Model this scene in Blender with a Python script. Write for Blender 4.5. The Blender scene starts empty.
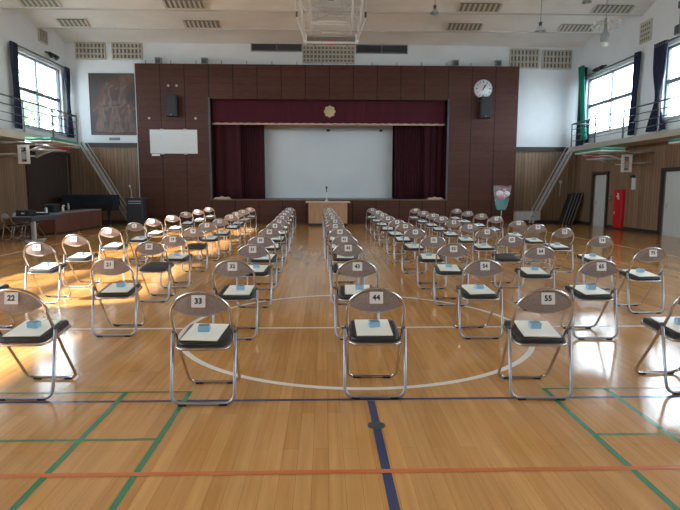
import bpy, math, random
from mathutils import Vector, Matrix
random.seed(7)
S = bpy.context.scene
COL = S.collection
PI = math.pi

# ------------------------------------------------------------------ camera
cam_d = bpy.data.cameras.new('camera')
cam = bpy.data.objects.new('camera', cam_d)
COL.objects.link(cam)
cam_d.sensor_width = 36.0
cam_d.lens = 542.1 / 680 * 36
cam_d.clip_end = 300
_p, _y, _r = 0.1207, 0.0285, 0.0019
F = Vector((math.sin(_y) * math.cos(_p), math.cos(_y) * math.cos(_p), -math.sin(_p)))
R0 = Vector((math.cos(_y), -math.sin(_y), 0)); U0 = R0.cross(F)
Rv = R0 * math.cos(_r) + U0 * math.sin(_r)
Uv = -R0 * math.sin(_r) + U0 * math.cos(_r)
m3 = Matrix((Rv, Uv, -F)).transposed()
cam.matrix_world = Matrix.Translation((-0.3238, 0, 1.4749)) @ m3.to_4x4()
S.camera = cam

# ------------------------------------------------------------------ light
S.view_settings.view_transform = 'Standard'
S.view_settings.look = 'None'
S.view_settings.gamma = 1.0
S.view_settings.exposure = 0.84
S.view_settings.use_curve_mapping = False
S.cycles.use_denoising = True
S.cycles.max_bounces = 10
S.cycles.diffuse_bounces = 6
S.cycles.glossy_bounces = 4
S.cycles.transparent_max_bounces = 12
S.cycles.sample_clamp_indirect = 6.0

W = bpy.data.worlds.new('sky'); S.world = W; W.use_nodes = True
bg = W.node_tree.nodes['Background']
bg.inputs[0].default_value = (0.72, 0.88, 1.0, 1)
bg.inputs[1].default_value = 9.0

SUN_DIR = Vector((1.0, 0.42, -0.74))
sl = bpy.data.lights.new('sun', 'SUN'); sl.energy = 12.5; sl.angle = math.radians(1.2)
sl.color = (1.0, 0.93, 0.82)
so = bpy.data.objects.new('sun', sl); COL.objects.link(so)
so.rotation_euler = SUN_DIR.to_track_quat('-Z', 'Y').to_euler()
so.location = (-20, 0, 18)

XL, XR, YB, YF = -11.1, 10.7, 23.7, -12.0      # room
PY = 23.3                                      # stage front plane
WIN_L = [(19.75, 23.25), (14.1, 17.9), (8.8, 12.6), (3.5, 7.3), (-1.8, 2.0), (-7.1, -3.3)]
WIN_R = [(19.5, 23.2), (14.1, 17.9), (8.8, 12.6), (3.5, 7.3), (-1.8, 2.0), (-7.1, -3.3)]
WZ_L, WZ_R = (3.7, 6.3), (3.75, 6.05)
for side, wins, wz in ((-1, WIN_L, WZ_L), (1, WIN_R, WZ_R)):
    for (a, b) in wins:                         # sampling portals for the sky, one in each window opening
        L = bpy.data.lights.new('window_portal', 'AREA'); L.shape = 'RECTANGLE'
        L.size = wz[1] - wz[0]; L.size_y = b - a
        L.cycles.is_portal = True
        o = bpy.data.objects.new('window_portal', L); COL.objects.link(o)
        o.location = ((XL - .12) if side < 0 else (XR + .12), (a + b) / 2, (wz[0] + wz[1]) / 2)
        o.rotation_euler = (0, -PI / 2 if side < 0 else PI / 2, 0)

# ------------------------------------------------------------------ materials
def mat(name, col, rough=.6, metal=0.0, spec=.5, build=None, **kw):
    m = bpy.data.materials.new(name); m.use_nodes = True
    nt = m.node_tree; b = nt.nodes['Principled BSDF']
    b.inputs['Base Color'].default_value = (*col, 1)
    b.inputs['Roughness'].default_value = rough
    b.inputs['Metallic'].default_value = metal
    b.inputs['Specular IOR Level'].default_value = spec
    for k, v in kw.items(): b.inputs[k].default_value = v
    if build: build(nt, b)
    return m

def N(nt, t, **kw):
    n = nt.nodes.new(t)
    for k, v in kw.items(): setattr(n, k, v)
    return n

def mixc(nt, fac, a, b, blend='MIX'):
    n = nt.nodes.new('ShaderNodeMix'); n.data_type = 'RGBA'; n.blend_type = blend
    for i, v in ((0, fac), (6, a), (7, b)):
        if isinstance(v, (int, float)): n.inputs[i].default_value = v
        elif isinstance(v, tuple): n.inputs[i].default_value = (*v, 1)
        else: nt.links.new(v, n.inputs[i])
    return n.outputs[2]

def noise(nt, scale, detail=3, vec=None, stretch=None):
    n = nt.nodes.new('ShaderNodeTexNoise'); n.inputs['Scale'].default_value = scale; n.inputs['Detail'].default_value = detail
    tc = nt.nodes.new('ShaderNodeTexCoord'); src = tc.outputs['Object']
    if stretch:
        mp = nt.nodes.new('ShaderNodeMapping'); mp.inputs['Scale'].default_value = stretch
        nt.links.new(src, mp.inputs[0]); src = mp.outputs[0]
    nt.links.new(src, n.inputs['Vector'])
    return n.outputs['Fac']

def ramp(nt, fac, stops):
    n = nt.nodes.new('ShaderNodeValToRGB'); e = n.color_ramp.elements
    while len(e) < len(stops): e.new(.5)
    for i, (p, c) in enumerate(stops): e[i].position = p; e[i].color = (*c, 1)
    nt.links.new(fac, n.inputs[0]); return n.outputs[0]

def brick(nt, expr_u, expr_v, bw, rh, c1, c2, cm, mortar, offset=.5):
    """brick texture in world metres; expr: tuple of (x,y,z) weights"""
    tc = nt.nodes.new('ShaderNodeTexCoord')
    outs = []
    for ex in (expr_u, expr_v):
        d = nt.nodes.new('ShaderNodeVectorMath'); d.operation = 'DOT_PRODUCT'
        nt.links.new(tc.outputs['Object'], d.inputs[0]); d.inputs[1].default_value = ex[:3]
        a = nt.nodes.new('ShaderNodeMath'); a.operation = 'ADD'; a.inputs[1].default_value = ex[3]
        nt.links.new(d.outputs['Value'], a.inputs[0]); outs.append(a.outputs[0])
    c = nt.nodes.new('ShaderNodeCombineXYZ'); nt.links.new(outs[0], c.inputs[0]); nt.links.new(outs[1], c.inputs[1])
    b = nt.nodes.new('ShaderNodeTexBrick'); nt.links.new(c.outputs[0], b.inputs['Vector'])
    b.offset = offset; b.squash = 1
    b.inputs['Scale'].default_value = 1; b.inputs['Mortar Size'].default_value = mortar; b.inputs['Mortar Smooth'].default_value = .1
    b.inputs['Brick Width'].default_value = bw; b.inputs['Row Height'].default_value = rh; b.inputs['Bias'].default_value = 0
    b.inputs['Color1'].default_value = (*c1, 1); b.inputs['Color2'].default_value = (*c2, 1); b.inputs['Mortar'].default_value = (*cm, 1)
    return b.outputs['Color'], b.outputs['Fac']

def floor_nodes(nt, b):
    c, f = brick(nt, (0, 1, 0, 60), (1, 0, 0, 40), 1.35, .085, (.57, .28, .085), (.67, .36, .125), (.30, .15, .05), .0009, .37)
    c2, f2 = brick(nt, (0, 1, 0, 60.61), (1, 0, 0, 40.0), 1.9, .17, (.88, .85, .80), (1.05, 1.03, 1.0), (1, 1, 1), 0.0, .23)
    g = noise(nt, 2.2, 5, stretch=(14, .7, 1))
    grain = ramp(nt, g, [(.3, (.84, .82, .8)), (.7, (1.06, 1.06, 1.06))])
    c = mixc(nt, 1.0, mixc(nt, 1.0, c, c2, 'MULTIPLY'), grain, 'MULTIPLY')
    nt.links.new(c, b.inputs['Base Color'])
    r = noise(nt, 1.3, 4)
    mr = N(nt, 'ShaderNodeMapRange'); mr.inputs[3].default_value = .10; mr.inputs[4].default_value = .19
    nt.links.new(r, mr.inputs[0]); nt.links.new(mr.outputs[0], b.inputs['Roughness'])
    bm = N(nt, 'ShaderNodeBump'); bm.inputs['Strength'].default_value = .035; bm.inputs['Distance'].default_value = .02
    nt.links.new(noise(nt, 9, 2, stretch=(1, .25, 1)), bm.inputs['Height']); nt.links.new(bm.outputs[0], b.inputs['Normal'])
M_floor = mat('maple_floor', (.4, .2, .1), .2, spec=.55, build=floor_nodes)

def boards(c1, c2, cm, w=.15, axis=(1, 1, 0, 30)):
    def f(nt, b):
        c, fc = brick(nt, (0, 0, 1, 20), axis, 9.0, w, c1, c2, cm, .006, .0)
        g = noise(nt, 2.0, 5, stretch=(10, 10, .8))
        c = mixc(nt, 1.0, c, ramp(nt, g, [(.3, (.78, .76, .74)), (.7, (1.1, 1.1, 1.1))]), 'MULTIPLY')
        nt.links.new(c, b.inputs['Base Color'])
    return f
M_wain = mat('wood_wainscot', (.2, .12, .07), .45, build=boards((.25, .16, .095), (.33, .215, .135), (.09, .055, .035)))
def panel_nodes(nt, b):
    c, f = brick(nt, (1, 0, 0, 30.12), (0, 0, 1, 20), 1.0, .30, (.080, .029, .020), (.092, .036, .025), (.045, .018, .012), .006, 0.0)
    c2, f2 = brick(nt, (1, 0, 0, 30.12), (0, 0, 1, 20), 1.0, 90, (1, 1, 1), (1, 1, 1), (.35, .35, .35), .022, 0.0)
    g = noise(nt, 3, 4, stretch=(1, 1, 5))
    c = mixc(nt, 1.0, mixc(nt, 1.0, c, c2, 'MULTIPLY'), ramp(nt, g, [(.3, (.85, .85, .85)), (.7, (1.12, 1.1, 1.08))]), 'MULTIPLY')
    nt.links.new(c, b.inputs['Base Color'])
M_stage = mat('dark_red_brown_panel', (.09, .04, .03), .5, spec=.25, build=panel_nodes)
def plaster_nodes(nt, b):
    nt.links.new(ramp(nt, noise(nt, 1.2, 4), [(.35, (.76, .80, .83)), (.65, (.81, .85, .88))]), b.inputs['Base Color'])
M_plaster = mat('white_plaster', (.75, .76, .77), .8, build=plaster_nodes)
def ceil_nodes(nt, b):
    nt.links.new(ramp(nt, noise(nt, .8, 4, stretch=(1, 2, 1)), [(.3, (.72, .71, .68)), (.7, (.80, .79, .76))]), b.inputs['Base Color'])
M_ceil = mat('ceiling_board', (.55, .53, .5), .85, build=ceil_nodes)
M_deck = mat('gallery_cream', (.50, .46, .40), .7)
M_darktrim = mat('dark_trim', (.045, .032, .028), .5)
M_winframe = mat('window_frame_grey', (.16, .18, .21), .45)
M_chrome = mat('chrome_tube', (.55, .55, .56), .24, 1.0)
M_zinc = mat('brushed_leg_sleeve', (.45, .46, .50), .38, .85)
def vinyl(nt, b):
    nt.links.new(ramp(nt, noise(nt, 60, 2), [(.4, (.30, .265, .26)), (.6, (.35, .31, .305))]), b.inputs['Base Color'])
M_vinyl = mat('grey_brown_vinyl', (.15, .12, .115), .5, build=vinyl)
M_seat = mat('black_seat_vinyl', (.022, .022, .024), .45)
M_rubber = mat('black_rubber', (.02, .02, .022), .7)
M_card = mat('white_card', (.85, .85, .84), .6)
M_ink = mat('black_ink', (.015, .015, .017), .6)
M_booklet = mat('cream_booklet', (.92, .91, .80), .4)
M_blue = mat('pale_blue_wrapper', (.33, .55, .74), .4)
M_bluegrey = mat('blue_grey_lid', (.16, .22, .27), .5)
M_curtN = mat('navy_curtain', (.018, .025, .055), .9)
M_curtG = mat('green_curtain', (.02, .22, .15), .9)
M_maroon = mat('maroon_velvet', (.048, .005, .012), .95)
M_val = mat('maroon_valance', (.060, .004, .013), .95)
M_gold = mat('gold_emblem', (.50, .42, .22), .5, .2)
M_fringe = mat('pale_gold_fringe', (.42, .30, .22), .7)
def screen_nodes(nt, b):
    nt.links.new(ramp(nt, noise(nt, .5, 3), [(.3, (.60, .66, .68)), (.7, (.68, .73, .75))]), b.inputs['Base Color'])
M_screen = mat('white_screen', (.6, .65, .66), .6, build=screen_nodes)
M_stagefloor = mat('stage_boards', (.22, .13, .08), .35, build=boards((.2, .12, .07), (.26, .16, .09), (.08, .05, .03), .12, (0, 1, 0, 30)))
M_black = mat('black_plastic', (.016, .017, .02), .55)
M_dgrey = mat('dark_grey_metal', (.07, .075, .085), .5)
M_grey = mat('mid_grey_metal', (.27, .28, .29), .5)
M_lgrey = mat('light_grey_metal', (.52, .54, .54), .5)
M_white = mat('white_enamel', (.78, .79, .78), .4)
M_beige = mat('beige_grid', (.55, .53, .46), .7)
M_slot = mat('grid_shade_grey', (.22, .22, .20), .9)  # dark grey painted in for the shade inside grille openings
M_tan = mat('tan_veneer', (.50, .30, .18), .4, build=boards((.46, .27, .155), (.48, .285, .165), (.44, .26, .15), .4))
M_tantop = mat('pale_table_top', (.56, .47, .39), .35)
M_green = mat('green_pad', (.03, .30, .19), .6)
M_red = mat('red_enamel', (.62, .012, .02), .4)
M_door = mat('pale_green_grey_door', (.62, .67, .65), .5)
M_bdoor = mat('dark_sliding_door', (.06, .042, .035), .5, build=boards((.05, .036, .031), (.062, .045, .038), (.03, .02, .018), .9))
M_cab = mat('cabinet_red_brown', (.15, .06, .04), .45)
M_navycloth = mat('dark_blue_cover', (.012, .022, .035), .8)
M_linewhite = mat('court_line_white', (.85, .80, .70), .2)
M_lineblue = mat('court_line_blue', (.04, .06, .14), .2)
M_linegreen = mat('court_line_green', (.05, .22, .11), .2)
M_lineorange = mat('court_line_orange', (.60, .17, .05), .2)
M_ground = mat('asphalt', (.25, .25, .24), .9)
M_bark = mat('bark', (.12, .08, .05), .9)
M_leaf = mat('green_leaf', (.26, .33, .22), .6)
M_teal = mat('teal_paper', (.02, .36, .34), .5)
M_bloom = mat('white_bloom', (.85, .85, .9), .7)
M_pink = mat('pink_bloom', (.8, .25, .45), .6)
def clear_nodes(nt, b):
    out = nt.nodes['Material Output']; tr = N(nt, 'ShaderNodeBsdfTransparent'); gl = N(nt, 'ShaderNodeBsdfGlossy'); gl.inputs['Roughness'].default_value = .03
    mx = N(nt, 'ShaderNodeMixShader'); mx.inputs[0].default_value = .07
    nt.links.new(tr.outputs[0], mx.inputs[1]); nt.links.new(gl.outputs[0], mx.inputs[2]); nt.links.new(mx.outputs[0], out.inputs[0])
M_glass = mat('window_glass', (1, 1, 1), build=clear_nodes)
def wrap_nodes(nt, b):
    out = nt.nodes['Material Output']; tr = N(nt, 'ShaderNodeBsdfTransparent'); gl = N(nt, 'ShaderNodeBsdfPrincipled')
    gl.inputs['Base Color'].default_value = (.8, .8, .85, 1); gl.inputs['Roughness'].default_value = .15
    mx = N(nt, 'ShaderNodeMixShader'); mx.inputs[0].default_value = .2
    nt.links.new(tr.outputs[0], mx.inputs[1]); nt.links.new(gl.outputs[0], mx.inputs[2]); nt.links.new(mx.outputs[0], out.inputs[0])
M_wrap = mat('clear_wrapping_film', (1, 1, 1), build=wrap_nodes)
def mural_nodes(nt, b):
    a = ramp(nt, noise(nt, 1.6, 5, stretch=(1, 1, .7)), [(.32, (.035, .045, .062)), (.48, (.075, .052, .05)), (.58, (.13, .06, .042)), (.7, (.17, .10, .055))])
    nt.links.new(a, b.inputs['Base Color'])
M_mural = mat('mural_ground', (.06, .04, .04), .6, build=mural_nodes)
def fig_nodes(nt, b):
    a = ramp(nt, noise(nt, 5, 4, stretch=(2, 2, .6)), [(.35, (.085, .06, .058)), (.65, (.20, .125, .095))])
    nt.links.new(a, b.inputs['Base Color'])
M_fig = mat('mural_figure_paint', (.15, .08, .06), .6, build=fig_nodes)
def poster_nodes(nt, b):
    c, f = brick(nt, (1, 0, 0, 30), (0, 0, 1, 20), .9, .085, (.64, .68, .68), (.69, .72, .71), (.58, .63, .64), .008, .3)
    nt.links.new(mixc(nt, noise(nt, 9, 4), c, (.72, .75, .74)), b.inputs['Base Color'])
M_poster = mat('faded_white_notice', (.7, .7, .7), .5, build=poster_nodes)

# ------------------------------------------------------------------ mesh builder
class MB:
    def __init__(s): s.v = []; s.f = []; s.m = []; s.sm = []; s.mats = []; s.cur = 0
    def use(s, m):
        if m not in s.mats: s.mats.append(m)
        s.cur = s.mats.index(m); return s
    def add(s, vs, fs, smooth=False):
        o = len(s.v); s.v += [tuple(v) for v in vs]
        for f in fs: s.f.append(tuple(i + o for i in f)); s.m.append(s.cur); s.sm.append(smooth)
        return s
    def box(s, x0, x1, y0, y1, z0, z1, bev=0.0, M=None):
        x0, x1 = min(x0, x1), max(x0, x1); y0, y1 = min(y0, y1), max(y0, y1); z0, z1 = min(z0, z1), max(z0, z1)
        if bev <= 0:
            vs = [Vector((x, y, z)) for z in (z0, z1) for y in (y0, y1) for x in (x0, x1)]
            fs = [(0, 2, 3, 1), (4, 5, 7, 6), (0, 1, 5, 4), (2, 6, 7, 3), (0, 4, 6, 2), (1, 3, 7, 5)]
        else:
            b = min(bev, (x1 - x0) * .45, (y1 - y0) * .45, (z1 - z0) * .45); vs = []
            for z, i in ((z0, b), (z0 + b, 0), (z1 - b, 0), (z1, b)):
                c = b if i == 0 else 0
                X0, X1, Y0, Y1 = x0 + i, x1 - i, y0 + i, y1 - i
                k = b
                vs += [Vector(p) for p in ((X0 + k * (i == 0), Y0, z), (X1 - k * (i == 0), Y0, z), (X1, Y0 + k * (i == 0), z), (X1, Y1 - k * (i == 0), z),
                                           (X1 - k * (i == 0), Y1, z), (X0 + k * (i == 0), Y1, z), (X0, Y1 - k * (i == 0), z), (X0, Y0 + k * (i == 0), z))]
            fs = [tuple(range(7, -1, -1)), tuple(range(24, 32))]
            for r in range(3):
                for j in range(8):
                    a = r * 8 + j; c = r * 8 + (j + 1) % 8
                    fs.append((a, c, c + 8, a + 8))
        if M: vs = [M @ v for v in vs]
        return s.add(vs, fs)
    def tube(s, pts, r, n=8, closed=False, taper=None):
        pts = [Vector(p) for p in pts]; K = len(pts)
        vs = []; fs = []
        def tan(i):
            if closed: return (pts[(i + 1) % K] - pts[i - 1]).normalized()
            return (pts[min(i + 1, K - 1)] - pts[max(i - 1, 0)]).normalized()
        t = tan(0); ref = Vector((0, 0, 1)) if abs(t.z) < .9 else Vector((1, 0, 0))
        u = t.cross(ref).normalized()
        for i in range(K):
            t = tan(i); u = (u - t * u.dot(t)).normalized(); w = t.cross(u)
            rr = r if taper is None else r * taper[i]
            for j in range(n):
                a = 2 * PI * j / n; vs.append(pts[i] + (u * math.cos(a) + w * math.sin(a)) * rr)
        for i in range(K if closed else K - 1):
            for j in range(n):
                a = i * n + j; b = i * n + (j + 1) % n; c = ((i + 1) % K) * n
                fs.append((a, b, c + (j + 1) % n, c + j))
        s.add(vs, fs, True)
        if not closed:
            o = len(s.v) - len(vs)
            s.f.append(tuple(o + j for j in range(n - 1, -1, -1))); s.m.append(s.cur); s.sm.append(False)
            s.f.append(tuple(o + (K - 1) * n + j for j in range(n))); s.m.append(s.cur); s.sm.append(False)
        return s
    def lathe(s, prof, n=16, c=(0, 0, 0), M=None):
        vs = []; fs = []
        for (r, z) in prof:
            for j in range(n):
                a = 2 * PI * j / n; v = Vector((r * math.cos(a), r * math.sin(a), z))
                if M: v = M @ v
                vs.append(v + Vector(c))
        for i in range(len(prof) - 1):
            for j in range(n):
                a = i * n + j; b = i * n + (j + 1) % n; fs.append((a, b, b + n, a + n))
        fs.append(tuple(range(n - 1, -1, -1))); fs.append(tuple((len(prof) - 1) * n + j for j in range(n)))
        return s.add(vs, fs, True)
    def grid(s, fn, nu, nv, smooth=True, thick=None):
        """surface fn(u,v)->Vector, optional thickness vector"""
        vs = [fn(i / nu, j / nv) for j in range(nv + 1) for i in range(nu + 1)]
        fs = [(j * (nu + 1) + i, j * (nu + 1) + i + 1, (j + 1) * (nu + 1) + i + 1, (j + 1) * (nu + 1) + i) for j in range(nv) for i in range(nu)]
        if thick is None: return s.add(vs, fs, smooth)
        t = Vector(thick); k = len(vs)
        vs2 = vs + [v + t for v in vs]
        f2 = fs + [tuple(a + k for a in reversed(f)) for f in fs]
        B = [i for i in range(nu + 1)] + [j * (nu + 1) + nu for j in range(1, nu * 0 + nv + 1)] + [nv * (nu + 1) + i for i in range(nu - 1, -1, -1)] + [j * (nu + 1) for j in range(nv - 1, 0, -1)]
        for a, b in zip(B, B[1:] + B[:1]): f2.append((b, a, a + k, b + k))
        return s.add(vs2, f2, smooth)
    def poly(s, pts, y0, y1, plane='xz'):
        """extrude polygon. plane xz: pts (x,z) extruded y0..y1; yz: pts (y,z) extruded x; xy extruded z"""
        def P(a, b, c): return {'xz': (a, c, b), 'yz': (c, a, b), 'xy': (a, b, c)}[plane]
        n = len(pts); vs = [P(a, b, y0) for a, b in pts] + [P(a, b, y1) for a, b in pts]
        fs = [tuple(range(n)), tuple(range(2 * n - 1, n - 1, -1))] + [(i, i + n, (i + 1) % n + n, (i + 1) % n) for i in range(n)]
        return s.add(vs, fs)
    def mesh(s, name, m=None):
        me = bpy.data.meshes.new(name); me.from_pydata(s.v, [], s.f); 
        if m is not None and not s.mats: s.mats = [m]
        for x in s.mats: me.materials.append(x)
        me.polygons.foreach_set('material_index', s.m); me.polygons.foreach_set('use_smooth', s.sm)
        me.update(); return me

def fillet(pts, r, n=5, closed=False):
    P = [Vector(p) for p in pts]; out = []; K = len(P)
    for i in range(K):
        if not closed and i in (0, K - 1): out.append(P[i]); continue
        a, b, c = P[i - 1], P[i], P[(i + 1) % K]
        d1 = (a - b); d2 = (c - b); rr = min(r, d1.length * .48, d2.length * .48)
        p = b + d1.normalized() * rr; q = b + d2.normalized() * rr
        for k in range(n + 1):
            t = k / n; out.append(p * (1 - t) ** 2 + b * 2 * t * (1 - t) + q * t * t)
    return out

def link(name, data, parent=None, loc=None, rot=None):
    o = bpy.data.objects.new(name, data); COL.objects.link(o)
    if parent: o.parent = parent
    if loc is not None: o.location = loc
    if rot is not None: o.rotation_euler = rot
    return o
def part(name, mb, m, parent, label=None, **k):
    o = link(name, mb.mesh(name, m), parent, **k)
    if label: o['label'] = label
    return o
def thing(name, label, cat, loc=(0, 0, 0), rz=0, group=None):
    o = link(name, None, None, loc, (0, 0, rz)); tag(o, label, cat, group); return o
def tag(o, label, cat, group=None, kind=None):
    o['label'] = label; o['category'] = cat
    if group: o['group'] = group
    if kind: o['kind'] = kind
    return o
def struct(name, mb, m=None, parent=None, label=None):
    o = link(name, mb.mesh(name, m), parent)
    if not parent: o['kind'] = 'structure'
    if label: o['label'] = label
    return o
def set_origin(o, p):
    """move mesh data so that the origin sits at p (world-built mesh)"""
    p = Vector(p)
    for c in ([o] if o.type == 'MESH' else []): c.data.transform(Matrix.Translation(-p)); c.location = p

# ------------------------------------------------------------------ shell
fl = struct('floor', MB().box(XL - .2, XR + .2, YF - .2, YB + .2, -.2, 0), M_floor, label='glossy maple plank gym floor with court lines')
def strip(name, m, pts, w, z=.0012, closed=False, label=None):
    """flat painted line following pts"""
    P = [Vector((x, y, 0)) for x, y in pts]; K = len(P); vs = []; fs = []
    for i in range(K):
        if closed: t = P[(i + 1) % K] - P[i - 1]
        else: t = P[min(i + 1, K - 1)] - P[max(i - 1, 0)]
        t.normalize(); n = Vector((-t.y, t.x, 0)) * w / 2
        vs += [P[i] + n, P[i] - n]
    b = MB(); vs = [(v.x, v.y, z) for v in vs]
    for i in range(K if closed else K - 1):
        j = (i + 1) % K; fs.append((2 * i, 2 * i + 1, 2 * j + 1, 2 * j))
    b.add(vs, fs); return part(name, b, m, fl, label)
strip('court_line', M_linewhite, [(1.8 * math.cos(a * PI / 48) , 5.68 + 1.8 * math.sin(a * PI / 48)) for a in range(96)], .055, closed=True, label='white centre circle line')
strip('court_line', M_linewhite, [(-7.5, 5.68), (7.5, 5.68)], .05, .0010, label='white halfway line')
for sx in (-7.5, 7.5): strip('court_line', M_linewhite, [(sx, -11), (sx, 20.4)], .05, label='white side line')
strip('court_line', M_linewhite, [(-11, 16.95), (-7.6, 17.5)], .05, .0012, label='white line by the table')
strip('court_line', M_lineblue, [(-7.0, 3.676), (7.0, 3.676)], .036, .0014, label='blue cross line')
strip('court_line', M_lineblue, [(0, -3), (0, 3.65)], .05, .0016, label='blue centre line')
strip('court_line', M_lineorange, [(-8, 2.69), (8, 2.69)], .04, .0022, label='orange cross line')
for sx in (-1, 1):
    strip('court_line', M_linegreen, [(sx * 1.31, -3), (sx * 1.31, 3.86)], .036, .0018, label='green court line')
    strip('court_line', M_linegreen, [(sx * 1.77, -3), (sx * 1.77, 3.86)], .036, .0018, label='green court line')
    strip('court_line', M_linegreen, [(sx * 1.31, 3.09), (sx * 7.4, 3.09)], .025, .0020, label='green court line')
    strip('court_line', M_linegreen, [(sx * 1.31, 3.85), (sx * 7.4, 3.85)], .022, .0020, label='green court line')
fc = part('floor_socket_cover', MB().lathe([(.056, 0), (.056, .003), (.045, .0045)], 24), M_dgrey, fl, 'round grey metal socket cover', loc=(0, 3.25, .0))

WZ = 3.25
def side_wall(name, x0, x1, wins, wz, doors):
    b = MB(); b.use(M_wain)
    ys = [YF]
    for (a, c, h) in sorted(doors): ys += [a, c]
    ys.append(YB + .2)
    for i in range(0, len(ys), 2): b.box(x0, x1, ys[i], ys[i + 1], 0, WZ)
    for (a, c, h) in doors: b.box(x0, x1, a, c, h, WZ)
    b.use(M_plaster)
    b.box(x0, x1, YF, YB + .2, WZ, wz[0]); b.box(x0, x1, YF, YB + .2, wz[1], 8.3)
    ys = [YF]
    for (a, c) in sorted(wins): ys += [a, c]
    ys.append(YB + .2)
    for i in range(0, len(ys), 2): b.box(x0, x1, ys[i], ys[i + 1], wz[0], wz[1])
    return struct(name, b)
D1 = (21.0, 22.05, 2.06); D2 = (15.6, 17.45, 2.06); DL = (20.2, 23.4, 2.85)
side_wall('wall_left', XL - .25, XL, WIN_L, WZ_L, [DL])
side_wall('wall_right', XR, XR + .25, WIN_R, WZ_R, [D1, D2])
b = MB(); b.use(M_wain).box(XL, -8.0, YB, YB + .2, 0, WZ).box(7.7, XR, YB, YB + .2, 0, WZ)
b.use(M_plaster).box(XL, -8.0, YB, YB + .2, WZ, 8.3).box(7.7, XR, YB, YB + .2, WZ, 8.3).box(-8.0, 7.7, YB, YB + .2, 6.3, 8.3)
struct('wall_back', b)
b = MB(); b.use(M_wain).box(XL, XR, YF - .2, YF, 0, WZ); b.use(M_plaster).box(XL, XR, YF - .2, YF, WZ, 8.3)
struct('wall_front', b)
# dark band where panelling meets plaster
struct('trim_1', MB().box(XL + .002, -8.05, YB - .05, YB, WZ - .02, WZ + .16), M_darktrim)
struct('trim_2', MB().box(7.85, XR - .002, YB - .05, YB, WZ - .14, WZ + .06), M_darktrim)
struct('baseboard_left', MB().box(XL, XL + .03, YF, 20.1, 0, .13), M_darktrim)
struct('baseboard_right', MB().box(XR - .03, XR, YF, 15.5, 0, .13).box(XR - .03, XR, 17.6, 20.9, 0, .13).box(XR - .03, XR, 22.2, YB, 0, .13), M_darktrim)
struct('baseboard_back', MB().box(7.9, XR, YB - .03, YB, 0, .13).box(XL, -8.1, YB - .03, YB, 0, .13), M_darktrim)

# ceiling: folded bays running across the hall
b = MB()
P = 2.2; y = YB + .2; prof = []
y0 = 23.75
k = 0
pts = []
while y0 - k * P > YF - P:
    yy = y0 - k * P
    pts.append((yy + .03, 7.98)); pts.append((yy, 7.50))
    for t in (.08, .16, .24, .32, .42, .52, .62, .74, .86): pts.append((yy - P * t, 7.50 + .48 * math.sin(t * PI / 2)))
    k += 1
vs = []; nx = 12
for (yy, zz) in pts:
    for i in range(nx + 1):
        x = XL - .25 + (XR - XL + .5) * i / nx; vs.append((x, yy, zz - .03 * ((x / 11) ** 2)))
fs = []
for j in range(len(pts) - 1):
    for i in range(nx): a = j * (nx + 1) + i; fs.append((a, a + nx + 1, a + nx + 2, a + 1))
b.add(vs, fs); b.box(XL - .25, XR + .25, YF - .2, YB + .2, 8.2, 8.4)
ceil = struct('ceiling', b, M_ceil)
b = MB()
for k in range(15): b.box(XL, XR, 23.75 - k * P - .03, 23.75 - k * P + .03, 7.455, 7.5)  # added strips, their grey stands in for the shade line at each fold
part('fold_shade_strip', b, mat('fold_shade_grey', (.56, .56, .54), .8), ceil, 'grey strips added as the shade line along the ceiling folds')

# stage wall (proscenium)
OX0, OX1 = -5.1, 4.88
PX0, PX1 = -8.12, 7.86
b = MB()
b.box(PX0, OX0, PY, PY + .45, 0, 6.6).box(OX1, PX1, PY, PY + .45, 0, 6.6).box(OX0, OX1, PY, PY + .45, 5.2, 6.6).box(OX0, OX1, PY, PY + .45, 0, 1.0)
ws = struct('wall_stage', b, M_stage, label='dark red-brown panelled stage front')
b = MB()
for i in range(15): x = -7.7 + i * 1.04; b.tube([(x, PY + .05, 6.6), (x, PY + .05, 6.74)], .018, 6)
part('hook_row', b, M_grey, ws, 'short grey pegs along the top edge')
struct('trim_3', MB().box(OX0 - .06, OX0 + .02, PY - .05, PY, 1.0, 5.25).box(OX1 - .02, OX1 + .06, PY - .05, PY, 1.0, 5.25), M_dgrey)
struct('edge_reflection_strip', MB().box(PX0 - .03, PX0, PY - .01, PY + .4, .02, 6.6), M_lgrey)  # pale strip put in for a light reflection along the panel edge
struct('floor_stage', MB().box(OX0 + .03, OX1 - .03, PY - .04, PY + .46, 1.001, 1.04).box(OX0 - 3, OX1 + 3, PY + .46, 28, .96, 1.04), M_stagefloor)
b = MB().box(OX0 - 3.2, OX0 - 3, PY + .45, 28, 0, 7).box(OX1 + 3, OX1 + 3.2, PY + .45, 28, 0, 7).box(OX0 - 3.2, OX1 + 3.2, 28, 28.2, 0, 7).box(OX0 - 3.2, OX1 + 3.2, PY + .61, 28.2, 6.2, 6.4)
struct('wall_stage_rear', b, M_darktrim)

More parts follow.
